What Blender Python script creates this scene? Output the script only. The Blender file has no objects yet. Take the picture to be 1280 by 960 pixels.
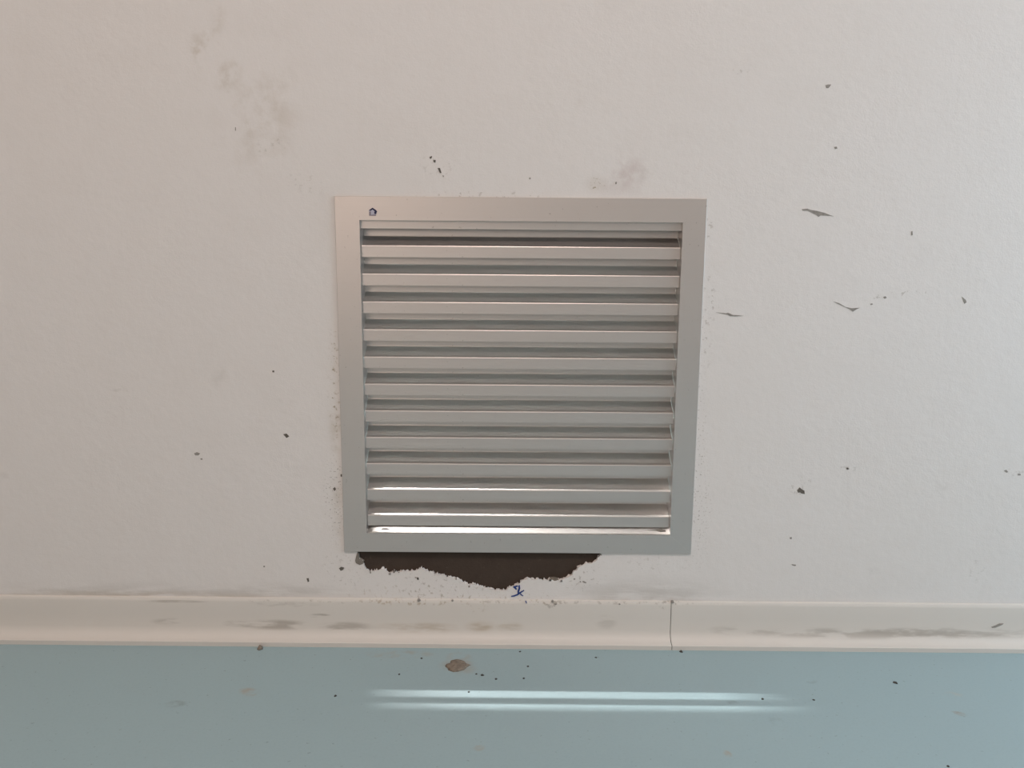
import bpy, bmesh, math, random
from mathutils import Matrix, Vector, noise
from mathutils.geometry import delaunay_2d_cdt

# ---------------------------------------------------------------- camera, world, exposure, large lights
scene = bpy.context.scene
col = scene.collection
random.seed(7)

cam_data = bpy.data.cameras.new('camera')
cam_data.sensor_width = 36.0
cam_data.lens = 36.0 * 1000.0 / 1280.0
cam_data.clip_start = 0.02
cam = bpy.data.objects.new('camera', cam_data)
col.objects.link(cam)
rot = (Matrix.Rotation(-0.0020, 3, 'Z') @ Matrix.Rotation(-0.1635, 3, 'X') @ Matrix.Rotation(-0.0098, 3, 'Y'))
right, fwd, up = rot @ Vector((1, 0, 0)), rot @ Vector((0, 1, 0)), rot @ Vector((0, 0, 1))
m = Matrix((right, up, -fwd)).transposed().to_4x4()
m.translation = Vector((-0.0127, -1.1005, 0.5658))
cam.matrix_world = m
scene.camera = cam

scene.view_settings.view_transform = 'Standard'
scene.view_settings.look = 'None'
scene.view_settings.exposure = 0.0
scene.view_settings.gamma = 1.0
scene.view_settings.use_curve_mapping = False

world = bpy.data.worlds.new('world')
scene.world = world
world.use_nodes = True
wbg = world.node_tree.nodes['Background']
wbg.inputs[0].default_value = (0.75, 0.85, 1.0, 1)
wbg.inputs[1].default_value = 0.05

ROOM_X, ROOM_Y, ROOM_Z = 1.7, -3.4, 2.8
WALL_T = 0.2826                      # thickness of the vent wall


def area(name, loc, direction, sx, sy, power, color):
    d = bpy.data.lights.new(name, 'AREA')
    d.shape = 'RECTANGLE'
    d.size, d.size_y = sx, sy
    d.energy = power
    d.color = color
    o = bpy.data.objects.new(name, d)
    o.location = loc
    o.rotation_euler = Vector(direction).to_track_quat('-Z', 'Z').to_euler()
    col.objects.link(o)
    return o


# daylight through the low window in the right wall, warmer light through the window in the rear wall
area('window_right_offscreen', (ROOM_X - 0.01, -0.42, 0.75), (-1, 0, 0), 0.7, 1.3, 16.2, (0.62, 0.84, 1.0))
area('window_rear_offscreen', (-1.05, ROOM_Y + 0.01, 1.30), (0, 1, 0), 0.84, 1.46, 8.8, (1.0, 0.78, 0.66))

# ---------------------------------------------------------------- helpers


def tag(o, label=None, cat=None, group=None, kind=None):
    if label: o['label'] = label
    if cat: o['category'] = cat
    if group: o['group'] = group
    if kind: o['kind'] = kind
    return o


def link(name, me, mat, parent=None):
    o = bpy.data.objects.new(name, me)
    if mat is not None and not me.materials:
        me.materials.append(mat)
    col.objects.link(o)
    if parent is not None:
        o.parent = parent
    return o


def mesh(name, verts, faces, mat, parent=None, bevel=0.0, segs=2, smooth=False):
    me = bpy.data.meshes.new(name)
    me.from_pydata([tuple(v) for v in verts], [], faces)
    bm = bmesh.new()
    bm.from_mesh(me)
    bmesh.ops.recalc_face_normals(bm, faces=bm.faces)
    if bevel:
        es = [e for e in bm.edges if len(e.link_faces) == 2 and e.calc_face_angle(0) > 0.3]
        bmesh.ops.bevel(bm, geom=es, offset=bevel, segments=segs, affect='EDGES', profile=0.5)
    if smooth:
        for f in bm.faces: f.smooth = True
    bm.to_mesh(me)
    bm.free()
    return link(name, me, mat, parent)


def box(name, x0, x1, y0, y1, z0, z1, mat, parent=None, bevel=0.0):
    v = [(x, y, z) for x in (x0, x1) for y in (y0, y1) for z in (z0, z1)]
    f = [(0, 1, 3, 2), (4, 6, 7, 5), (0, 4, 5, 1), (2, 3, 7, 6), (0, 2, 6, 4), (1, 5, 7, 3)]
    return mesh(name, v, f, mat, parent, bevel)


def boxes(name, dims, mat, parent=None):
    v, f = [], []
    for (x0, x1, y0, y1, z0, z1) in dims:
        b = len(v)
        v += [(x, y, z) for x in (x0, x1) for y in (y0, y1) for z in (z0, z1)]
        f += [tuple(b + i for i in q) for q in
              [(0, 1, 3, 2), (4, 6, 7, 5), (0, 4, 5, 1), (2, 3, 7, 6), (0, 2, 6, 4), (1, 5, 7, 3)]]
    return mesh(name, v, f, mat, parent)


def extrude_x(name, prof, x0, x1, mat, parent=None, smooth_angle=None, nseg=1):
    """closed (y, z) profile swept along x"""
    n = len(prof)
    v, f = [], []
    for k in range(nseg + 1):
        x = x0 + (x1 - x0) * k / nseg
        v += [(x, y, z) for (y, z) in prof]
    for k in range(nseg):
        for i in range(n):
            j = (i + 1) % n
            f.append((k * n + i, k * n + j, (k + 1) * n + j, (k + 1) * n + i))
    f.append(tuple(range(n)))
    f.append(tuple(nseg * n + i for i in reversed(range(n))))
    o = mesh(name, v, f, mat, parent)
    if smooth_angle:
        me = o.data
        for p in me.polygons: p.use_smooth = True
        bm = bmesh.new(); bm.from_mesh(me)
        for e in bm.edges:
            if len(e.link_faces) == 2 and e.calc_face_angle(0) > smooth_angle: e.smooth = False
        bm.to_mesh(me); bm.free()
    return o


def flat_patch(name, pts, y, t, mat, parent=None):
    """outline in the wall plane, front face at y, thickness t towards the wall"""
    n = len(pts)
    v = [(x, y, z) for x, z in pts] + [(x, y + t, z) for x, z in pts]
    f = [tuple(range(n)), tuple(reversed(range(n, 2 * n)))]
    f += [(i, (i + 1) % n, n + (i + 1) % n, n + i) for i in range(n)]
    me = bpy.data.meshes.new(name)
    me.from_pydata(v, [], f)
    bm = bmesh.new(); bm.from_mesh(me)
    bmesh.ops.triangulate(bm, faces=[q for q in bm.faces if len(q.verts) > 4])
    bmesh.ops.recalc_face_normals(bm, faces=bm.faces)
    bm.to_mesh(me); bm.free()
    return link(name, me, mat, parent)


# ---------------------------------------------------------------- materials


class Mat:
    def __init__(self, name, color, rough=0.6, metal=0.0, spec=0.5):
        self.m = bpy.data.materials.new(name)
        self.m.use_nodes = True
        self.nt = self.m.node_tree
        self.b = self.nt.nodes['Principled BSDF']
        self.b.inputs['Roughness'].default_value = rough
        self.b.inputs['Metallic'].default_value = metal
        self.b.inputs['Specular IOR Level'].default_value = spec
        self.b.inputs['Base Color'].default_value = (*color, 1)
        rgb = self.nt.nodes.new('ShaderNodeRGB')
        rgb.outputs[0].default_value = (*color, 1)
        self.c = rgb.outputs[0]
        tc = self.nt.nodes.new('ShaderNodeTexCoord')
        self.co = tc.outputs['Object']
        self.nt.links.new(self.c, self.b.inputs['Base Color'])

    def node(self, t, **kw):
        n = self.nt.nodes.new(t)
        for k, v in kw.items(): setattr(n, k, v)
        return n

    def lk(self, a, b): self.nt.links.new(a, b)

    def math(self, op, a, b=None, clamp=False):
        n = self.node('ShaderNodeMath', operation=op, use_clamp=clamp)
        for i, s in enumerate((a, b)):
            if s is None: continue
            if isinstance(s, (int, float)): n.inputs[i].default_value = s
            else: self.lk(s, n.inputs[i])
        return n.outputs[0]

    def noise(self, scale, detail=3.0, rough=0.55, stretch=None):
        n = self.node('ShaderNodeTexNoise')
        n.inputs['Scale'].default_value = scale
        n.inputs['Detail'].default_value = detail
        n.inputs['Roughness'].default_value = rough
        if stretch:
            mp = self.node('ShaderNodeMapping')
            mp.inputs['Scale'].default_value = stretch
            self.lk(self.co, mp.inputs['Vector'])
            self.lk(mp.outputs[0], n.inputs['Vector'])
        else:
            self.lk(self.co, n.inputs['Vector'])
        return n.outputs['Fac']

    def ramp(self, fac, lo, hi, a=0.0, b=1.0):
        n = self.node('ShaderNodeMapRange')
        n.interpolation_type = 'SMOOTHSTEP'
        self.lk(fac, n.inputs['Value'])
        for k, v in zip(('From Min', 'From Max', 'To Min', 'To Max'), (lo, hi, a, b)):
            n.inputs[k].default_value = v
        return n.outputs[0]

    def mix(self, fac, color):
        n = self.node('ShaderNodeMix', data_type='RGBA')
        if isinstance(fac, (int, float)): n.inputs[0].default_value = fac
        else: self.lk(fac, n.inputs[0])
        self.lk(self.c, n.inputs[6])
        n.inputs[7].default_value = (*color, 1)
        self.c = n.outputs[2]
        self.lk(self.c, self.b.inputs['Base Color'])

    def ellipse(self, center, radii, rotation=0.0, axis='Y'):
        """1 at the middle of a stain, 0 at its rim (radii along the surface; large off it)"""
        mp = self.node('ShaderNodeMapping', vector_type='TEXTURE')
        mp.inputs['Location'].default_value = center
        mp.inputs['Rotation'].default_value = (0, rotation, 0) if axis == 'Y' else (0, 0, rotation)
        mp.inputs['Scale'].default_value = radii
        self.lk(self.co, mp.inputs['Vector'])
        g = self.node('ShaderNodeTexGradient', gradient_type='SPHERICAL')
        self.lk(mp.outputs[0], g.inputs[0])
        return g.outputs['Fac']

    def stain(self, center, radii, color, strength, rotation=0.0, axis='Y', grain=None, lo=0.0, hi=0.6):
        f = self.ramp(self.ellipse(center, radii, rotation, axis), lo, hi)
        if grain is not None: f = self.math('MULTIPLY', f, grain)
        self.mix(self.math('MULTIPLY', f, strength, True), color)

    def bump(self, height, strength, dist):
        n = self.node('ShaderNodeBump')
        n.inputs['Strength'].default_value = strength
        n.inputs['Distance'].default_value = dist
        self.lk(height, n.inputs['Height'])
        self.lk(n.outputs[0], self.b.inputs['Normal'])


def plain(name, color, rough=0.6, metal=0.0, nscale=60.0, amount=0.12):
    M = Mat(name, color, rough, metal)
    M.mix(M.ramp(M.noise(nscale), 0.4, 0.7, 0, amount), tuple(c * 0.55 for c in color))
    return M.m


PL = (0.80, 0.775, 0.75)
# white painted plaster with stains, grime over the baseboard and crumbly dirt round the grille
P = Mat('painted_plaster', PL, 0.75, 0, 0.25)
cloud = P.ramp(P.noise(3.2, 4), 0.35, 0.7)
mottle = P.ramp(P.noise(24, 4, 0.6), 0.42, 0.68)
crumb = P.ramp(P.noise(330, 2, 0.6), 0.60, 0.68)
crumb2 = P.ramp(P.noise(150, 3, 0.65), 0.56, 0.66)
streak = P.ramp(P.noise(30, 4, 0.6, (0.35, 1, 2.2)), 0.35, 0.62)
P.mix(P.math('MULTIPLY', cloud, 0.10), (0.72, 0.665, 0.60))
P.mix(P.math('MULTIPLY', mottle, 0.06), (0.62, 0.575, 0.52))
BIG = 5.0
BR, GY, PK = (0.50, 0.43, 0.34), (0.40, 0.365, 0.32), (0.56, 0.46, 0.44)
for (x, z, rx, rz, c, s, r, g) in [
        (-0.4215, 0.822, 0.024, 0.036, BR, 0.80, 0.5, mottle),
        (-0.402, 0.850, 0.016, 0.060, BR, 0.35, 0.35, mottle),
        (-0.3867, 0.792, 0.026, 0.032, BR, 0.65, 0.5, mottle),
        (-0.3911, 0.763, 0.008, 0.014, GY, 0.45, 0.6, mottle),
        (-0.350, 0.735, 0.070, 0.090, BR, 0.36, 0.3, mottle),
        (-0.325, 0.775, 0.035, 0.070, BR, 0.16, 0.0, mottle),
        (-0.333, 0.700, 0.030, 0.022, GY, 0.30, -0.5, crumb2),
        (-0.290, 0.655, 0.040, 0.018, GY, 0.22, 0.3, crumb2),
        (-0.104, 0.6962, 0.020, 0.022, GY, 0.22, 0, mottle),
        (-0.112, 0.680, 0.030, 0.030, GY, 0.30, 0, crumb2),
        (0.1048, 0.6555, 0.020, 0.014, (0.32, 0.26, 0.15), 0.95, 0, crumb2),
        (0.100, 0.656, 0.024, 0.018, BR, 0.22, 0, None),
        (0.1350, 0.672, 0.060, 0.040, PK, 0.60, 0.2, mottle),
        (0.168, 0.668, 0.022, 0.016, GY, 0.20, 0, mottle),
        (0.0703, 0.7591, 0.010, 0.010, GY, 0.25, 0, mottle),
        (-0.5519, 0.370, 0.024, 0.004, GY, 0.55, 0, mottle),
        (-0.4168, 0.390, 0.020, 0.014, GY, 0.22, -0.6, mottle),
        (-0.7253, 0.245, 0.030, 0.010, GY, 0.30, 0, mottle),
        (0.3255, 0.2666, 0.012, 0.008, GY, 0.35, 0, mottle),
        (0.6068, 0.2376, 0.020, 0.010, GY, 0.35, 0.3, mottle),
        (0.700, 0.264, 0.030, 0.010, GY, 0.40, 0.1, crumb2),
        (0.465, 0.267, 0.022, 0.006, GY, 0.45, 0, crumb2),
        (0.403, 0.240, 0.022, 0.018, GY, 0.60, 0, crumb2),
        (0.5144, 0.1128, 0.020, 0.010, GY, 0.22, 0, mottle),
        (0.665, 0.118, 0.022, 0.025, GY, 0.25, 0, crumb2),
        (0.520, 0.514, 0.075, 0.005, GY, 0.55, -0.13, crumb2),
        (0.287, 0.806, 0.016, 0.016, GY, 0.35, 0.7, crumb2),
        (0.270, 0.500, 0.022, 0.016, GY, 0.30, 0, crumb2),
        (-0.555, 0.0600, 0.360, 0.036, GY, 0.42, 0, streak),
        (-0.560, 0.0640, 0.300, 0.014, BR, 0.60, 0, streak),
        (-0.330, 0.0740, 0.160, 0.020, GY, 0.30, 0, streak),
        (0.185, 0.0690, 0.170, 0.044, GY, 0.45, 0, streak),
        (0.200, 0.0650, 0.110, 0.014, GY, 0.40, 0, mottle),
        (-0.120, 0.0800, 0.075, 0.030, GY, 0.65, 0.2, crumb2),
        (-0.060, 0.0720, 0.065, 0.018, BR, 0.55, 0, crumb2),
        (-0.180, 0.0720, 0.095, 0.022, BR, 0.35, 0, crumb2),
        (0.095, 0.1020, 0.040, 0.030, GY, 0.65, 0, crumb2),
        (-0.250, 0.1100, 0.045, 0.045, GY, 0.35, 0, crumb2),
        (0.020, 0.0680, 0.060, 0.012, BR, 0.50, 0, crumb2),
        (0.190, 0.1220, 0.090, 0.018, GY, 0.25, 0, crumb2),
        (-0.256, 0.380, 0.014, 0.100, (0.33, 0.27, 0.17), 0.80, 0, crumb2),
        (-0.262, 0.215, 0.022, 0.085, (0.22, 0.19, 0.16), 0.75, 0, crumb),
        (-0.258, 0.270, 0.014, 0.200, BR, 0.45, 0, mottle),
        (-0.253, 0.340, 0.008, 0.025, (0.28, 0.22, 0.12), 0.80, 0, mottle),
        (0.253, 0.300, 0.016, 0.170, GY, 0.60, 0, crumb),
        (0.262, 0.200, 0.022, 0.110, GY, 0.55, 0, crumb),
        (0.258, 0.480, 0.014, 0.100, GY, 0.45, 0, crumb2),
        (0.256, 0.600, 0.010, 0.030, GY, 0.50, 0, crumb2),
        (-0.050, 0.6400, 0.120, 0.008, GY, 0.50, 0, crumb2)]:
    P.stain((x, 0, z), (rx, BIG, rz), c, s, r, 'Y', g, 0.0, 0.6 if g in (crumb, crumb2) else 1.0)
P.bump(P.math('ADD', P.math('MULTIPLY', P.noise(420, 3, 0.6), 0.5), P.noise(90, 3, 0.5)), 0.22, 0.0016)
PLASTER = P.m

def wall_paint():
    M = Mat('room_wall_paint', (0.76, 0.74, 0.71), 0.8, 0, 0.25)
    M.mix(M.ramp(M.noise(3, 4), 0.35, 0.7, 0, 0.12), (0.66, 0.62, 0.57))
    M.bump(M.noise(160, 3), 0.15, 0.001)
    return M.m
ROOM_PAINT = wall_paint()

C = Mat('brown_masonry', (0.072, 0.054, 0.043), 0.95, 0, 0.1)
C.mix(C.ramp(C.noise(26, 5, 0.65), 0.4, 0.7, 0, 0.5), (0.055, 0.042, 0.034))
C.mix(C.ramp(C.noise(140, 4, 0.7), 0.62, 0.75, 0, 0.35), (0.16, 0.13, 0.10))
C.bump(C.noise(120, 5, 0.7), 0.4, 0.002)
MASONRY = C.m

F = Mat('blue_vinyl_floor', (0.33, 0.455, 0.485), 0.42, 0, 0.5)
fm = F.ramp(F.noise(38, 4, 0.6), 0.4, 0.66)
F.mix(F.math('MULTIPLY', F.ramp(F.noise(2.4, 4), 0.35, 0.7), 0.16), (0.30, 0.38, 0.40))
F.mix(F.math('MULTIPLY', F.ramp(F.noise(300, 3), 0.45, 0.7), 0.07), (0.16, 0.24, 0.26))
F.mix(F.math('MULTIPLY', F.ramp(F.noise(170, 2, 0.5), 0.70, 0.74), 0.35), (0.13, 0.14, 0.13))
TAN, DK = (0.36, 0.30, 0.23), (0.14, 0.16, 0.16)
for (x, y, rx, ry, c, s, r) in [
        (-0.3459, -0.1425, 0.020, 0.011, TAN, 0.75, -0.35), (-0.4321, -0.1717, 0.018, 0.010, DK, 0.45, 0),
        (0.5531, -0.1780, 0.012, 0.006, (0.28, 0.22, 0.17), 0.9, -0.3), (0.5692, -0.1336, 0.017, 0.008, (0.45, 0.42, 0.36), 0.6, 0),
        (-0.0457, -0.2569, 0.010, 0.007, TAN, 0.6, 0.3), (0.2402, -0.2634, 0.006, 0.008, TAN, 0.7, 0.3),
        (0.3964, -0.1048, 0.010, 0.006, DK, 0.35, 0.3), (-0.166, -0.0411, 0.060, 0.014, TAN, 0.45, 0),
        (0.2757, -0.157, 0.010, 0.006, DK, 0.35, 0), (-0.083, -0.045, 0.022, 0.014, TAN, 0.45, 0),
        (0.320, -0.200, 0.012, 0.016, DK, 0.25, 0.7), (-0.080, -0.072, 0.032, 0.030, TAN, 0.4, 0)]:
    F.stain((x, y, 0), (rx, ry, BIG), c, s, r, 'Z', fm, 0.0, 0.5)
F.bump(F.noise(9, 3), 0.05, 0.004)
FLOOR = F.m

B = Mat('cream_vinyl_skirting', (0.71, 0.68, 0.63), 0.45, 0, 0.4)
bs = B.ramp(B.noise(32, 4, 0.6, (0.5, 1, 2.6)), 0.40, 0.62)
bg = B.ramp(B.noise(140, 3, 0.65), 0.52, 0.64)
B.mix(B.math('MULTIPLY', B.ramp(B.noise(7, 4, 0.6, (0.4, 1, 1)), 0.35, 0.7), 0.14), (0.68, 0.62, 0.55))
for (x, z, rx, rz, c, s, g) in [
        (-0.0537, 0.0255, 0.022, 0.008, BR, 0.75, bs), (-0.0537, 0.0255, 0.030, 0.012, BR, 0.25, None),
        (-0.010, 0.0255, 0.025, 0.010, BR, 0.50, bs), (-0.1413, 0.0235, 0.080, 0.010, BR, 0.60, bs),
        (-0.2522, 0.0243, 0.050, 0.009, GY, 0.65, bs), (-0.2868, 0.0402, 0.020, 0.004, (0.25, 0.22, 0.18), 0.8, bs),
        (-0.3500, 0.0260, 0.060, 0.010, GY, 0.75, bs), (-0.4039, 0.0270, 0.030, 0.007, GY, 0.75, bs),
        (-0.500, 0.0290, 0.040, 0.007, GY, 0.55, bs), (-0.340, 0.0570, 0.060, 0.006, GY, 0.5, bs),
        (-0.5000, 0.0600, 0.060, 0.003, GY, 0.6, bs), (0.500, 0.0210, 0.230, 0.010, GY, 0.55, bs),
        (0.650, 0.0230, 0.200, 0.010, GY, 0.55, bs), (0.3204, 0.0240, 0.050, 0.009, GY, 0.40, bs),
        (-0.058, 0.0570, 0.018, 0.014, BR, 0.60, bg), (-0.150, 0.0620, 0.110, 0.006, BR, 0.85, bg),
        (0.020, 0.0630, 0.060, 0.005, BR, 0.80, bg), (0.0507, 0.060, 0.012, 0.008, GY, 0.7, bg),
        (0.130, 0.0342, 0.020, 0.014, GY, 0.3, bs), (0.224, 0.061, 0.020, 0.010, (0.25, 0.22, 0.18), 0.75, bg),
        (-0.300, 0.0615, 0.120, 0.004, GY, 0.5, bg), (0.06, 0.0635, 0.300, 0.003, GY, 0.5, bg)]:
    B.stain((x, 0, z), (rx, BIG, rz), c, s, 0, 'Y', g)
B.bump(B.noise(60, 3), 0.06, 0.001)
SKIRT = B.m

A = Mat('anodised_aluminium', (0.65, 0.615, 0.59), 0.38, 0.80, 0.5)
A.mix(A.ramp(A.noise(60, 3, 0.6, (0.06, 1, 6)), 0.35, 0.7, 0, 0.06), (0.56, 0.53, 0.51))
A.mix(A.ramp(A.noise(260, 2), 0.70, 0.76, 0, 0.4), (0.25, 0.23, 0.21))
ALU = A.m
DIRTY = plain('sill_dirt', (0.10, 0.085, 0.07), 0.9)
NAVY = plain('navy_print', (0.012, 0.016, 0.07), 0.5)
LAV = plain('pale_print', (0.50, 0.49, 0.58), 0.5)
GREYP = plain('grey_violet_print', (0.24, 0.21, 0.25), 0.5)
INK = plain('blue_pen_ink', (0.010, 0.045, 0.22), 0.5)
CHIP = plain('bare_cement_chip', (0.33, 0.31, 0.28), 0.9, 0, 200, 0.5)
CHIPD = plain('dark_cement_chip', (0.15, 0.135, 0.115), 0.9, 0, 200, 0.5)
MORTAR = plain('brown_mortar', (0.255, 0.215, 0.17), 0.9, 0, 260, 0.7)
CRUMB = plain('dark_grit', (0.06, 0.058, 0.052), 0.9)
PALEF = plain('pale_plaster_fragment', (0.24, 0.215, 0.185), 0.9, 0, 150, 0.4)
WHITE = plain('white_enamel', (0.75, 0.75, 0.73), 0.4)
CEIL = plain('ceiling_paint', (0.74, 0.73, 0.70), 0.85)
SEAL = plain('dark_joint', (0.10, 0.085, 0.07), 0.9)

# ---------------------------------------------------------------- the room
BACK_Y = 3.6                        # far end of the space behind the vent wall
box('floor', -ROOM_X - 0.2, ROOM_X + 0.2, ROOM_Y - 0.2, BACK_Y, -0.12, 0.0, FLOOR)['kind'] = 'structure'
box('ceiling', -ROOM_X - 0.2, ROOM_X + 0.2, ROOM_Y - 0.2, BACK_Y, ROOM_Z, ROOM_Z + 0.12, CEIL)['kind'] = 'structure'
# right wall with a low window, rear wall with a window, left wall with a doorway
boxes('wall_rear', [(-ROOM_X - 0.2, -1.50, ROOM_Y - 0.2, ROOM_Y, 0, ROOM_Z), (-0.60, ROOM_X + 0.2, ROOM_Y - 0.2, ROOM_Y, 0, ROOM_Z),
                    (-1.50, -0.60, ROOM_Y - 0.2, ROOM_Y, 0, 0.55), (-1.50, -0.60, ROOM_Y - 0.2, ROOM_Y, 2.10, ROOM_Z)], ROOM_PAINT)['kind'] = 'structure'
boxes('window_2', [(-1.50, -1.44, ROOM_Y - 0.12, ROOM_Y - 0.06, 0.55, 2.10), (-0.66, -0.60, ROOM_Y - 0.12, ROOM_Y - 0.06, 0.55, 2.10),
                   (-1.50, -0.60, ROOM_Y - 0.12, ROOM_Y - 0.06, 0.55, 0.61), (-1.50, -0.60, ROOM_Y - 0.12, ROOM_Y - 0.06, 2.04, 2.10)], WHITE)['kind'] = 'structure'
boxes('wall_left', [(-ROOM_X - 0.2, -ROOM_X, ROOM_Y, -2.1, 0, ROOM_Z), (-ROOM_X - 0.2, -ROOM_X, -1.1, BACK_Y, 0, ROOM_Z),
                    (-ROOM_X - 0.2, -ROOM_X, -2.1, -1.1, 2.05, ROOM_Z)], ROOM_PAINT)['kind'] = 'structure'
boxes('trim_1', [(-ROOM_X - 0.01, -ROOM_X + 0.02, -2.18, -2.1, 0, 2.13), (-ROOM_X - 0.01, -ROOM_X + 0.02, -1.1, -1.02, 0, 2.13),
                 (-ROOM_X - 0.01, -ROOM_X + 0.02, -2.1, -1.1, 2.05, 2.13)], WHITE)['kind'] = 'structure'
WY0, WY1, WZ0, WZ1 = -0.79, -0.05, 0.08, 1.42
boxes('wall_right', [(ROOM_X, ROOM_X + 0.2, ROOM_Y, WY0, 0, ROOM_Z), (ROOM_X, ROOM_X + 0.2, WY1, BACK_Y, 0, ROOM_Z),
                     (ROOM_X, ROOM_X + 0.2, WY0, WY1, 0, WZ0), (ROOM_X, ROOM_X + 0.2, WY0, WY1, WZ1, ROOM_Z)],
      ROOM_PAINT)['kind'] = 'structure'
boxes('window_1', [(ROOM_X + 0.06, ROOM_X + 0.12, WY0, WY0 + 0.06, WZ0, WZ1), (ROOM_X + 0.06, ROOM_X + 0.12, WY1 - 0.06, WY1, WZ0, WZ1),
                   (ROOM_X + 0.06, ROOM_X + 0.12, WY0, WY1, WZ0, WZ0 + 0.06), (ROOM_X + 0.06, ROOM_X + 0.12, WY0, WY1, WZ1 - 0.06, WZ1),
                   (ROOM_X + 0.06, ROOM_X + 0.12, -0.45, -0.39, WZ0, WZ1)], WHITE)['kind'] = 'structure'
box('wall_far', -ROOM_X - 0.2, ROOM_X + 0.2, BACK_Y, BACK_Y + 0.2, -0.12, ROOM_Z, MASONRY)['kind'] = 'structure'

# --- vent wall: a plaster skin (with the broken-out hole) on a masonry core with a splayed opening
VZ = 0.1381                         # underside of the grille frame
VR = 0.0020                         # the grille hangs a hair out of level
HOLE = [(-0.2313, 0.1351), (-0.2296, 0.1281), (-0.224, 0.1234), (-0.2232, 0.1177), (-0.221, 0.1115), (-0.2166, 0.1087), (-0.2144, 0.1056), (-0.2089, 0.1073), (-0.2025, 0.1084), (-0.1925, 0.1094), (-0.188, 0.1062), (-0.1844, 0.1046), (-0.1789, 0.1075), (-0.1744, 0.1057), (-0.1681, 0.1067), (-0.161, 0.1076), (-0.1535, 0.1078), (-0.1473, 0.1089), (-0.1434, 0.1107), (-0.1397, 0.1123), (-0.1352, 0.1108), (-0.1299, 0.1071), (-0.1235, 0.1068), (-0.1207, 0.1024), (-0.1154, 0.1039), (-0.1117, 0.102), (-0.1062, 0.1025), (-0.1022, 0.0983), (-0.1, 0.0997), (-0.0917, 0.0974), (-0.0836, 0.0942), (-0.0764, 0.0903), (-0.07, 0.0861), (-0.0664, 0.0881), (-0.06, 0.0862), (-0.0509, 0.0844), (-0.0464, 0.082), (-0.0381, 0.0808), (-0.0297, 0.0806), (-0.025, 0.079), (-0.0177, 0.0794), (-0.0132, 0.0828), (-0.0069, 0.0858), (-0.0015, 0.0872), (0.0021, 0.0887), (0.0049, 0.0925), (0.0112, 0.0956), (0.0184, 0.0973), (0.0248, 0.0957), (0.032, 0.0966), (0.0403, 0.0964), (0.0478, 0.0974), (0.0524, 0.0955), (0.0606, 0.096), (0.066, 0.0975), (0.0732, 0.0999), (0.0804, 0.1033), (0.0807, 0.1087), (0.0874, 0.1149), (0.0945, 0.1192), (0.1017, 0.1222), (0.1072, 0.1218), (0.1142, 0.1271), (0.116, 0.1314), (0.1203, 0.1352), (0.1208, 0.1371)]
OX, OZ0, OZ1 = 0.232, 0.1640, 0.6120        # rough opening behind the frame
SKIN = 0.0055


def rough(pts, depth=2, amp=0.16):
    for _ in range(depth):
        out = []
        for a, b in zip(pts, pts[1:]):
            dx, dz = b[0] - a[0], b[1] - a[1]
            t = random.uniform(0.35, 0.65); k = random.uniform(-amp, amp)
            out += [a, (a[0] + dx * t - dz * k, a[1] + dz * t + dx * k)]
        pts = out + [pts[-1]]
    return pts


lower = rough(HOLE, 2, 0.22)
ring = [(-OX, OZ1), (-OX, 0.150), (-0.2316, 0.140)] + lower + [(0.1212, 0.150), (OX, 0.150), (OX, OZ1)]
outer = [(-ROOM_X - 0.2, 0.0), (ROOM_X + 0.2, 0.0), (ROOM_X + 0.2, ROOM_Z), (-ROOM_X - 0.2, ROOM_Z)]


def wall_skin():
    pts = [Vector(p) for p in outer + ring]
    n0, n1 = len(outer), len(ring)
    edges = [(i, (i + 1) % n0) for i in range(n0)] + [(n0 + i, n0 + (i + 1) % n1) for i in range(n1)]
    vs, es, fs, *_ = delaunay_2d_cdt(pts, edges, [], 0, 1e-7)

    def inside(q):
        c = False
        for i in range(n1):
            a, b = ring[i], ring[i - 1]
            if (a[1] > q[1]) != (b[1] > q[1]) and q[0] < (b[0] - a[0]) * (q[1] - a[1]) / (b[1] - a[1]) + a[0]:
                c = not c
        return c
    faces = [f for f in fs if not inside(sum((vs[i] for i in f), Vector((0, 0))) / len(f))]
    verts = [(v.x, 0.0, v.y) for v in vs]
    # broken edge of the hole: two inner rings, the plaster crumbling back unevenly
    base = len(verts)
    k1, k2 = [], []
    for x, z in ring:
        j = random.uniform(-0.0016, 0.0010)
        verts.append((x, 0.0022, z + j)); k1.append(len(verts) - 1)
    for x, z in ring:
        j = random.uniform(-0.002, 0.0016)
        verts.append((x + random.uniform(-0.001, 0.001), SKIN, z + j)); k2.append(len(verts) - 1)
    idx = {}
    for i, v in enumerate(vs): idx[(round(v.x, 6), round(v.y, 6))] = i
    k0 = [idx[(round(Vector(p).x, 6), round(Vector(p).y, 6))] for p in ring]
    for i in range(n1):
        j = (i + 1) % n1
        faces.append((k0[i], k0[j], k1[j], k1[i]))
        faces.append((k1[i], k1[j], k2[j], k2[i]))
    me = bpy.data.meshes.new('wall_back')
    me.from_pydata(verts, [], [tuple(f) for f in faces])
    bm = bmesh.new(); bm.from_mesh(me)
    bmesh.ops.recalc_face_normals(bm, faces=bm.faces)
    ff = max(bm.faces, key=lambda f: f.calc_area())
    if ff.normal.y > 0: bmesh.ops.reverse_faces(bm, faces=bm.faces)
    bm.to_mesh(me); bm.free()
    return link('wall_back', me, PLASTER)


wall = wall_skin()
wall['kind'] = 'structure'

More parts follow.
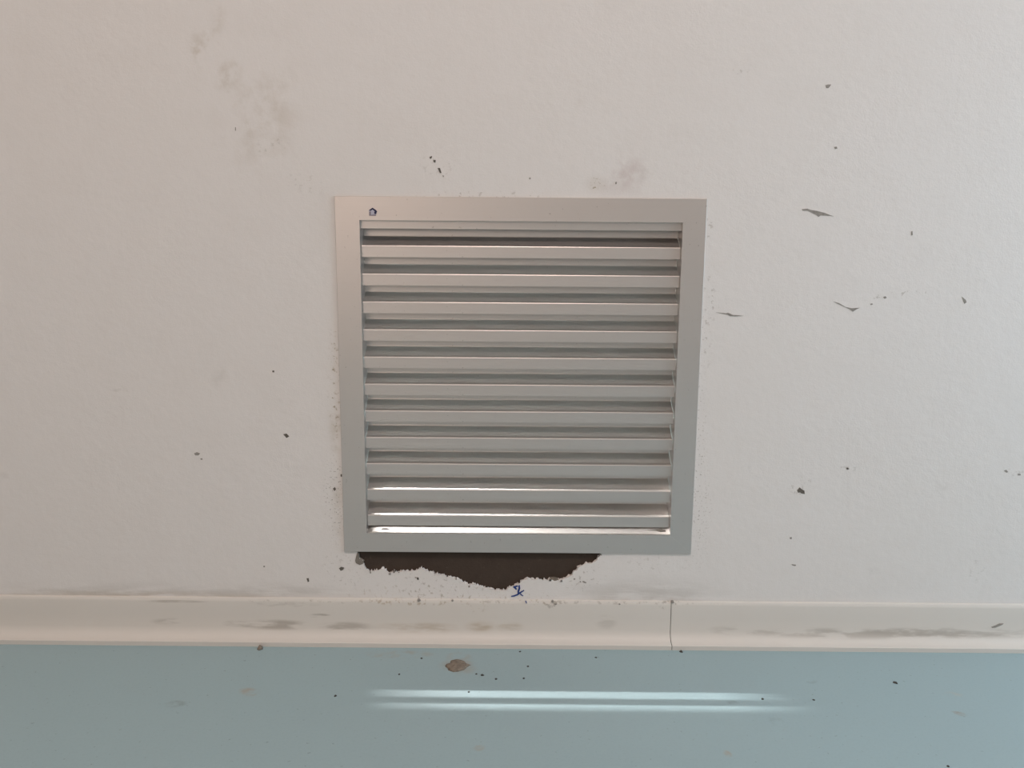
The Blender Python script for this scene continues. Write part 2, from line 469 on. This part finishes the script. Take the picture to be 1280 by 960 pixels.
# masonry core: front face at the back of the plaster, opening splayed towards the far side
SX = 0.55
fr = [(-OX, OZ0 - 0.008), (OX, OZ0 - 0.008), (OX, OZ1), (-OX, OZ1)]
bk = [(-SX, OZ0 - 0.030), (SX, OZ0 - 0.030), (SX, OZ1), (-SX, OZ1)]
ov = [(x, SKIN, z) for x, z in outer] + [(x, SKIN, z) for x, z in fr] + [(x, WALL_T, z) for x, z in bk] + [(x, WALL_T, z) for x, z in outer]
of = []
for i in range(4):
    j = (i + 1) % 4
    of += [(i, j, 4 + j, 4 + i), (4 + i, 4 + j, 8 + j, 8 + i), (8 + i, 8 + j, 12 + j, 12 + i), (i, j, 12 + j, 12 + i)]
mesh('masonry_core', ov, of, MASONRY, wall)

# bare chips and nicks knocked out of the paint
CHIPS = [
  [(0.377, 0.6264), (0.3847, 0.6272), (0.3895, 0.6255), (0.3973, 0.6245), (0.4081, 0.6219), (0.4183, 0.6182), (0.4212, 0.6175), (0.4119, 0.6181), (0.4031, 0.6184), (0.4004, 0.6166), (0.397, 0.619), (0.3904, 0.6221), (0.3849, 0.6244), (0.3786, 0.6244)],
  [(0.3971, 0.7858), (0.4002, 0.7868), (0.4046, 0.7869), (0.4031, 0.7842), (0.4012, 0.7822), (0.3984, 0.7825)],
  [(0.4144, 0.7077), (0.4179, 0.7081), (0.4191, 0.7057), (0.416, 0.705)],
  [(0.527, 0.5984), (0.5287, 0.5991), (0.5296, 0.5935), (0.5275, 0.5931)],
  [(0.2682, 0.4869), (0.2827, 0.4856), (0.2852, 0.4864), (0.2919, 0.4836), (0.3075, 0.4823), (0.2956, 0.4814), (0.2883, 0.4817), (0.2846, 0.4835)],
  [(0.4287, 0.5032), (0.4368, 0.5011), (0.4462, 0.4958), (0.4553, 0.4941), (0.4661, 0.495), (0.4609, 0.4924), (0.4568, 0.4895), (0.4519, 0.4927), (0.4425, 0.4969), (0.4351, 0.5)],
  [(0.6044, 0.5114), (0.6102, 0.5071), (0.6116, 0.5039), (0.609, 0.5017), (0.6068, 0.5056)],
  [(0.4966, 0.51), (0.4997, 0.5111), (0.5017, 0.5089), (0.4989, 0.5075)],
  [(0.4797, 0.5005), (0.4825, 0.5012), (0.4834, 0.4994), (0.4806, 0.4987)],
  [(0.4649, 0.2686), (0.4671, 0.269), (0.4677, 0.2663), (0.4655, 0.2659)],
  [(0.3973, 0.2345), (0.4008, 0.239), (0.4043, 0.236), (0.4078, 0.2341), (0.4086, 0.2292), (0.4038, 0.2301), (0.4018, 0.2316), (0.399, 0.2311)],
  [(0.3915, 0.1643), (0.3943, 0.1648), (0.3945, 0.1618), (0.3921, 0.1618)],
  [(0.3966, 0.1239), (0.4034, 0.123), (0.4026, 0.1209), (0.3981, 0.1219)],
  [(0.4656, 0.268), (0.4684, 0.2685), (0.469, 0.2661), (0.4662, 0.2655)],
  [(0.7087, 0.262), (0.713, 0.262), (0.7137, 0.2596), (0.71, 0.2596)],
  [(0.6888, 0.2662), (0.6924, 0.2677), (0.6952, 0.2643), (0.6929, 0.2633)],
  [(-0.332, 0.3095), (-0.3273, 0.3104), (-0.3236, 0.3065), (-0.3276, 0.304), (-0.3298, 0.3068)],
  [(-0.459, 0.2805), (-0.455, 0.2825), (-0.4505, 0.2805), (-0.4529, 0.2777), (-0.4576, 0.2777)],
  [(-0.4505, 0.2733), (-0.4477, 0.2738), (-0.4475, 0.2714), (-0.4502, 0.2713)],
  [(-0.3439, 0.3999), (-0.3413, 0.4003), (-0.341, 0.3976), (-0.3437, 0.3976)],
  [(-0.2529, 0.2519), (-0.2506, 0.2523), (-0.2507, 0.2483), (-0.2526, 0.2487)],
  [(-0.264, 0.2311), (-0.2612, 0.2332), (-0.2597, 0.2296), (-0.2622, 0.2271)],
  [(-0.2586, 0.1113), (-0.2551, 0.1136), (-0.2508, 0.1123), (-0.2526, 0.1091), (-0.2561, 0.1072)],
  [(-0.3061, 0.0953), (-0.303, 0.0958), (-0.3023, 0.0907), (-0.3045, 0.0898)],
  [(-0.368, 0.1139), (-0.3658, 0.1144), (-0.3655, 0.1121), (-0.3677, 0.1117)],
  [(-0.1234, 0.6896), (-0.1199, 0.691), (-0.1203, 0.6883), (-0.1224, 0.6869)],
  [(-0.1185, 0.686), (-0.115, 0.6857), (-0.1154, 0.6823), (-0.1178, 0.6829)],
  [(-0.1126, 0.6755), (-0.1095, 0.6755), (-0.1074, 0.6694), (-0.1095, 0.6687)],
  [(-0.1064, 0.666), (-0.1039, 0.6654), (-0.105, 0.6633)],
  [(0.0098, 0.6644), (0.0119, 0.6641), (0.0116, 0.662), (0.0098, 0.662)],
  [(0.1251, 0.6594), (0.1272, 0.6601), (0.1269, 0.657), (0.1252, 0.6567)],
  [(-0.3803, 0.7252), (-0.3793, 0.7252), (-0.3795, 0.7208), (-0.3805, 0.7208)],
  [(-0.1491, 0.0993), (-0.1464, 0.0988), (-0.1437, 0.0984), (-0.143, 0.0955), (-0.1446, 0.0947), (-0.146, 0.0974), (-0.1482, 0.0972)],
  [(0.0942, 0.0949), (0.0969, 0.0951), (0.1006, 0.093), (0.0998, 0.0916), (0.0961, 0.0928)],
  [(0.0823, 0.0995), (0.0846, 0.0986), (0.0833, 0.0967), (0.0814, 0.0976)],
  [(-0.1458, 0.0983), (-0.1431, 0.0974), (-0.1435, 0.0945), (-0.1458, 0.0955)],
  [(0.091, 0.0953), (0.0924, 0.0948), (0.0923, 0.0929), (0.0906, 0.0931)],
]
for k, pts in enumerate(CHIPS):
    dark = k in (10, 16, 19, 20, 21, 22, 23, 25, 26, 27)
    flat_patch('paint_chip', pts, -0.0004, 0.0010, CHIPD if dark else CHIP, wall)
flat_patch('plaster_fragment', [(-0.2318, 0.1350), (-0.2348, 0.1233), (-0.2339, 0.1195), (-0.2286, 0.1167), (-0.2240, 0.1181), (-0.2225, 0.1220), (-0.2285, 0.1262), (-0.2300, 0.1350)],
           -0.0006, 0.006, PALEF, wall)
flat_patch('plaster_fragment', [(0.0470, 0.0985), (0.0530, 0.0990), (0.0590, 0.0975), (0.0618, 0.0933), (0.0628, 0.0894), (0.0577, 0.0889), (0.0522, 0.0930), (0.0485, 0.0951)],
           0.0005, 0.006, MORTAR, wall)
# grit stuck to the rim of the hole
for k in range(26):
    x, z = random.choice(lower)
    s = random.uniform(0.0008, 0.0021)
    n = 6
    flat_patch('plaster_grit', [(x + s * random.uniform(.6, 1.2) * math.cos(t * 2 * math.pi / n), z - 0.001 + s * random.uniform(.6, 1.2) * math.sin(t * 2 * math.pi / n)) for t in range(n)],
               -0.0008, 0.006, random.choice([PLASTER, PLASTER, PALEF]), wall)


def stroke(name, pts, w, y, mat, parent):
    """a pen stroke: a flat ribbon lying on the surface"""
    left, rgt = [], []
    for i, p in enumerate(pts):
        a, b = Vector(pts[max(i - 1, 0)]), Vector(pts[min(i + 1, len(pts) - 1)])
        d = (b - a).normalized()
        nrm = Vector((-d.y, d.x)) * w * 0.5 * (0.75 if i in (0, len(pts) - 1) else 1)
        left.append(tuple(Vector(p) + nrm)); rgt.append(tuple(Vector(p) - nrm))
    return flat_patch(name, left + rgt[::-1], y, 0.0008, mat, parent)


INKS = [([(-0.0056, 0.0856), (-0.0032, 0.0840), (-0.0009, 0.0812)], 0.0028), ([(-0.0048, 0.0850), (-0.0019, 0.0860), (0.0015, 0.0872)], 0.0022),
        ([(0.0026, 0.0885), (0.0032, 0.0834), (0.0017, 0.0786), (0.0014, 0.0736)], 0.0026),
        ([(-0.0086, 0.0706), (-0.0045, 0.0713), (0.0005, 0.0733), (0.0041, 0.0762), (0.0100, 0.0801)], 0.0020),
        ([(0.0032, 0.0762), (0.0060, 0.0733), (0.0087, 0.0714)], 0.0014)]
for k, (pts, w) in enumerate(INKS):
    tag(stroke('pen_stroke', pts, w, -0.0005 - 0.00008 * k, INK, wall), 'blue pen stroke')

# --- skirting: two lengths of coved vinyl butted together
SK = [(0.002, 0.0), (0.002, 0.0658), (-0.0012, 0.0661), (-0.0030, 0.0652), (-0.0042, 0.0630), (-0.0048, 0.0600), (-0.0052, 0.0400),
      (-0.0060, 0.0220), (-0.0072, 0.0165), (-0.0100, 0.0118), (-0.0140, 0.0086), (-0.0190, 0.0074), (-0.0218, 0.0072), (-0.0225, 0.0064), (-0.0222, 0.0)]
JX = 0.2243
s1 = extrude_x('baseboard_left', SK, -ROOM_X, JX - 0.0005, SKIRT, None, 0.5, 40)
s2 = extrude_x('baseboard_right', SK, JX + 0.0005, ROOM_X, SKIRT, None, 0.5, 40)
for s in (s1, s2): s['kind'] = 'structure'
extrude_x('joint_gap', [(y + 0.0012, z - 0.0006) if z > 0.001 else (y + 0.0012, z) for y, z in SK], JX - 0.0007, JX + 0.0007, SEAL, s1)
flat_patch('scrape', [(0.6930, 0.0325), (0.6985, 0.0345), (0.7040, 0.0378), (0.7100, 0.0380), (0.7085, 0.0358), (0.7040, 0.0338), (0.6985, 0.0312), (0.6940, 0.0310)], -0.0062, 0.0015, CHIP, s2)
stroke('pen_stroke', [(0.0122, 0.0660), (0.0131, 0.0645), (0.0138, 0.0620)], 0.0014, -0.0051, INK, s1)
for (x, z, r) in [(-0.1428, 0.0650, 0.0026), (0.226, 0.0658, 0.0024), (0.1490, 0.0620, 0.0016), (0.0560, 0.0615, 0.002), (-0.094, 0.0650, 0.0016), (0.0515, 0.0650, 0.002)]:
    flat_patch('dirt_lump', [(x + r * random.uniform(.7, 1.1) * math.cos(t * .785), z + .75 * r * random.uniform(.7, 1.1) * math.sin(t * .785)) for t in range(8)],
               -0.0053, 0.004, CHIP, s1)

# ---------------------------------------------------------------- the louvred grille
grille = bpy.data.objects.new('ventilation_grille', None)
col.objects.link(grille)
grille.location = (0, 0, VZ)
grille.rotation_euler = (0, -VR, 0)
tag(grille, 'square aluminium louvred ventilation grille set low in the white plaster wall', 'vent')

G = 0.25
FL, FR, FT, FB = 0.0330, 0.0315, 0.0315, 0.0285      # visible widths of the four frame rails
x0, x1, zt, zb = -G + FL, G - FR, 0.5 - FT, FB
YF, YB = -0.0030, 0.0                                # frame face proud of the wall by 3 mm


def rail(o1, o2, i2, i1, ins):
    """one mitred frame rail: outer edge o1-o2, inner edge i1-i2, chamfered outer edge"""
    g = 0.00004
    d = (Vector(o2) - Vector(o1)).normalized()
    o1, o2, i1, i2 = (Vector(o1) + d * g, Vector(o2) - d * g, Vector(i1) + d * g, Vector(i2) - d * g)
    n = (Vector(ins)).normalized() * 0.0006
    c1, c2 = o1 + n + d * 0.0006, o2 + n - d * 0.0006
    P2 = lambda p, y: (p.x, y, p.y)
    v = [P2(o1, YB), P2(o2, YB), P2(o2, YF + 0.0006), P2(o1, YF + 0.0006), P2(c1, YF), P2(c2, YF), P2(i1, YF), P2(i2, YF), P2(i1, YB), P2(i2, YB)]
    f = [(0, 1, 2, 3), (3, 2, 5, 4), (4, 5, 7, 6), (6, 7, 9, 8), (8, 9, 1, 0), (0, 3, 4, 6, 8), (1, 9, 7, 5, 2)]
    return mesh('frame_rail', v, f, ALU, grille)


TL, TR, BR_, BL = (-G, 0.5), (G, 0.5), (G, 0.0), (-G, 0.0)
tl, tr, br, bl = (x0, zt), (x1, zt), (x1, zb), (x0, zb)
rail(TL, TR, tr, tl, (0, -1))
rail(TR, BR_, br, tr, (-1, 0))
rail(BR_, BL, bl, br, (0, 1))
rail(BL, TL, tl, bl, (1, 0))
YL, YR = 0.005, 0.026
# channel behind the flange that carries the blades
JD = 0.062
box('side_channel', x0 - 0.0020, x0, YB, JD, zb - 0.002, zt + 0.002, ALU, grille)
box('side_channel', x1, x1 + 0.0020, YB, JD, zb - 0.002, zt + 0.002, ALU, grille)
box('top_strip', x0, x1, YL, YL + 0.0014, 0.4355 + 0.03823 - 0.0160, zt + 0.006, ALU, grille, 0.0003)
box('top_channel', x0, x1, YB, YL, zt, zt + 0.002, ALU, grille)
sill = mesh('sill', [(x, y, z) for x in (x0, x1) for (y, z) in [(YB, zb - 0.002), (YB, zb), (0.029, zb + 0.0042), (0.029, zb + 0.0200), (0.031, zb + 0.0200), (0.031, zb - 0.002)]],
            [(0, 1, 2, 5), (2, 3, 4, 5), (6, 11, 8, 7), (8, 11, 10, 9), (0, 6, 7, 1), (1, 7, 8, 2), (2, 8, 9, 3), (3, 9, 10, 4), (4, 10, 11, 5), (5, 11, 6, 0)], ALU, grille)

# blade section (y, z) relative to the top of its front lip: lip, bend, sloping web, bend, rear upstand
TH = 0.0014
def blade_profile(lip=0.0160, rise=0.0121, stand=0.0128):
    front = [(YL, -lip), (YL, -0.0010), (YL + 0.0003, -0.0003), (YL + 0.0010, 0.0002), (YL + 0.0050, 0.0014), (YL + 0.0065, 0.0022)]
    back = [(YR - 0.0010, rise - 0.0004), (YR - 0.0002, rise + 0.0004), (YR, rise + 0.0014), (YR, rise + stand)]
    ret = [(YR + TH, rise + stand), (YR + TH, rise - 0.0002), (YR + 0.0008, rise - TH), (YL + TH + 0.0006, -0.0012), (YL + TH, -0.0022), (YL + TH, -lip)]
    return front + back + ret


PITCH = 0.03823
first = None
for k in range(1, 12):
    ztop = 0.4353 + 0.0002 - PITCH * (k - 1)
    if first is None:
        first = extrude_x('louvre_blade', blade_profile(), x0 + 0.0006, x1 - 0.0006, ALU, grille, 0.15)
        o = first
    else:
        o = first.copy()
        col.objects.link(o)
        o.parent = grille
    o.location = (0, 0, ztop)

# dirt swept into the ends of the sill
for pts in ([(x0 + .019, .009), (x0 + .026, .008), (x0 + .032, .010), (x0 + .027, .012), (x0 + .021, .012)],
            [(x1 - .004, .008), (x1 - .012, .007), (x1 - .018, .011), (x1 - .030, .012), (x1 - .017, .014), (x1 - .009, .016), (x1 - .004, .013)]):
    n = len(pts)
    v = [(x, y, zb + 0.0004 + y * 0.145) for x, y in pts] + [(x, y, zb - 0.0002 + y * 0.145) for x, y in pts]
    mesh('sill_dirt', v, [tuple(range(n)), tuple(reversed(range(n, 2 * n)))] + [(i, (i + 1) % n, n + (i + 1) % n, n + i) for i in range(n)], DIRTY, sill)

# little printed house mark on the top rail
mark = flat_patch('printed_mark', [(x, z - VZ) for x, z in [(-0.2039, 0.6196), (-0.1990, 0.6229), (-0.1931, 0.6180), (-0.1948, 0.6124), (-0.2037, 0.6124)]], YF - 0.0002, 0.0004, LAV, grille)
mark['label'] = 'small dark blue house mark'
for k, (pts, mt) in enumerate([
        ([(-0.2042, 0.6194), (-0.1990, 0.6231), (-0.1941, 0.6199), (-0.1926, 0.6176), (-0.1948, 0.6170), (-0.1968, 0.6190), (-0.1989, 0.6206), (-0.2017, 0.6189)], NAVY),
        ([(-0.1968, 0.6180), (-0.1933, 0.6177), (-0.1942, 0.6147), (-0.1967, 0.6149)], NAVY),
        ([(-0.2036, 0.6179), (-0.2012, 0.6183), (-0.2013, 0.6124), (-0.2037, 0.6124)], GREYP),
        ([(-0.2013, 0.6137), (-0.1944, 0.6141), (-0.1944, 0.6124), (-0.2013, 0.6124)], GREYP)]):
    flat_patch('print_stroke', [(x, z - VZ) for x, z in pts], YF - 0.0003 - 0.00005 * k, 0.0002, mt, mark)

# ---------------------------------------------------------------- on the floor


def lump(name, outline, h, mat, seed, rings=4):
    """a flattish lump with an uneven top, resting on the floor"""
    cx = sum(p[0] for p in outline) / len(outline); cy = sum(p[1] for p in outline) / len(outline)
    n = len(outline) * 2
    ol = []
    for a, b in zip(outline, outline[1:] + outline[:1]):
        ol += [a, ((a[0] + b[0]) / 2, (a[1] + b[1]) / 2)]
    v, f = [], []
    for r in range(rings):
        t = 1 - r / rings
        for x, y in ol:
            q = Vector((x * 90 + seed, y * 90, r))
            hh = h * math.sqrt(max(0, 1 - t * t)) * (0.75 + 0.7 * noise.noise(q)) if r else -0.0003
            v.append((( x - cx) * t * (1 + 0.1 * noise.noise(q * 1.7)), (y - cy) * t, hh))
    v.append((0, 0, h * 0.7))
    for r in range(rings - 1):
        for i in range(n):
            j = (i + 1) % n
            f.append((r * n + i, r * n + j, (r + 1) * n + j, (r + 1) * n + i))
    for i in range(n): f.append(((rings - 1) * n + i, (rings - 1) * n + (i + 1) % n, len(v) - 1))
    f.append(tuple(reversed(range(n))))
    o = mesh(name, v, f, mat, None, 0, 0, True)
    o.location = (cx, cy, 0)
    return o


tag(lump('mortar_splat', [(-0.1000, -0.0730), (-0.0985, -0.0660), (-0.0935, -0.0640), (-0.0925, -0.0560), (-0.0850, -0.0520), (-0.0780, -0.0545), (-0.0730, -0.0580), (-0.0690, -0.0650), (-0.0630, -0.0690), (-0.0690, -0.0760), (-0.0725, -0.0830), (-0.0800, -0.0875), (-0.0870, -0.0890), (-0.0944, -0.0845), (-0.0960, -0.0790)],
         0.0035, MORTAR, 3.0), 'flat brown dried mortar splat on the blue floor below the broken plaster', 'mortar splat')
tag(lump('mortar_lump', [(-0.372, -0.0245), (-0.366, -0.0240), (-0.364, -0.0300), (-0.369, -0.0340), (-0.373, -0.0300)], 0.006, MORTAR, 8.0),
    'small tan mortar lump lying against the skirting', 'mortar lump')
for k, (x, y, r) in enumerate([(0.5078, -0.106, .0034), (0.2370, -0.0262, .0034), (-0.0469, -0.0958, .0026), (-0.1341, -0.0519, .0022), (-0.0283, -0.1057, .002), (0.0093, -0.1031, .002),
                  (0.1122, -0.0453, .002), (-0.1596, -0.0956, .0018), (0.3161, -0.149, .0022), (0.3818, -0.1498, .002), (-0.0631, -0.138, .0018),
                  (-0.2343, -0.1502, .002), (0.0153, -0.0714, .0022), (0.4833, -0.2833, .002), (0.005, -0.0300, .002), (-0.055, -0.093, .0018)]):
    ol = [(x + r * random.uniform(.7, 1.3) * math.cos(t * 1.047), y + r * random.uniform(.7, 1.3) * math.sin(t * 1.047)) for t in range(6)]
    tag(lump('grit_crumb', ol, r * 0.7, CRUMB, k * 3.1, 3), {1: 'dark grit crumb on the floor against the skirting just past its joint', 2: 'largest of the dark grit crumbs beside the brown mortar splat',
         14: 'tiny dark crumb lying close to the skirting under the blue pen mark'}.get(k, 'tiny dark crumb of grit lying out on the open blue floor'),
        'crumb', 'grit crumbs on the floor')

# ---------------------------------------------------------------- square lamp on the room's ceiling
panel = bpy.data.objects.new('ceiling_lamp', None)
panel.location = (0.0, -1.8, ROOM_Z)
col.objects.link(panel)
tag(panel, 'square white panel lamp on the ceiling of the room', 'lamp')
boxes('lamp_frame', [(-0.33, 0.33, -0.33, -0.3, -0.03, 0), (-0.33, 0.33, 0.3, 0.33, -0.03, 0), (-0.33, -0.3, -0.3, 0.3, -0.03, 0), (0.3, 0.33, -0.3, 0.3, -0.03, 0)], WHITE, panel)
box('diffuser', -0.3, 0.3, -0.3, 0.3, -0.012, -0.002, WHITE, panel)
pl = area('ceiling_lamp_offscreen', (0, 0, -0.016), (0, 0, -1), 0.6, 0.6, 33.0, (1.0, 0.79, 0.71))
pl.parent = panel

# ---------------------------------------------------------------- tube lamp of the space behind the wall; its light slips through the lowest louvre gaps
LX, LY, LZ = -0.98, 1.8155, 2.66
lamp = bpy.data.objects.new('tube_lamp', None)
lamp.location = (LX, LY, LZ)
col.objects.link(lamp)
tag(lamp, 'fluorescent tube lamp on the ceiling behind the vent wall', 'lamp')
box('housing', -0.62, 0.62, -0.05, 0.05, 0.06, ROOM_Z - LZ, WHITE, lamp, 0.004)
for s in (-1, 1): box('end_cap', s * 0.61 - 0.012, s * 0.61 + 0.012, -0.018, 0.018, -0.02, 0.062, WHITE, lamp, 0.003)
em = bpy.data.materials.new('lit_tube')
em.use_nodes = True
eb = em.node_tree.nodes['Principled BSDF']
eb.inputs['Emission Color'].default_value = (1.0, 0.98, 0.96, 1)
eb.inputs['Emission Strength'].default_value = 900.0
n = 10
tv = [(x, 0.019 * math.cos(t * 2 * math.pi / n), 0.019 * math.sin(t * 2 * math.pi / n)) for x in (-0.6, 0.6) for t in range(n)]
mesh('tube_offscreen', tv, [(i, (i + 1) % n, n + (i + 1) % n, n + i) for i in range(n)] + [tuple(range(n)), tuple(range(n, 2 * n))], em, lamp)
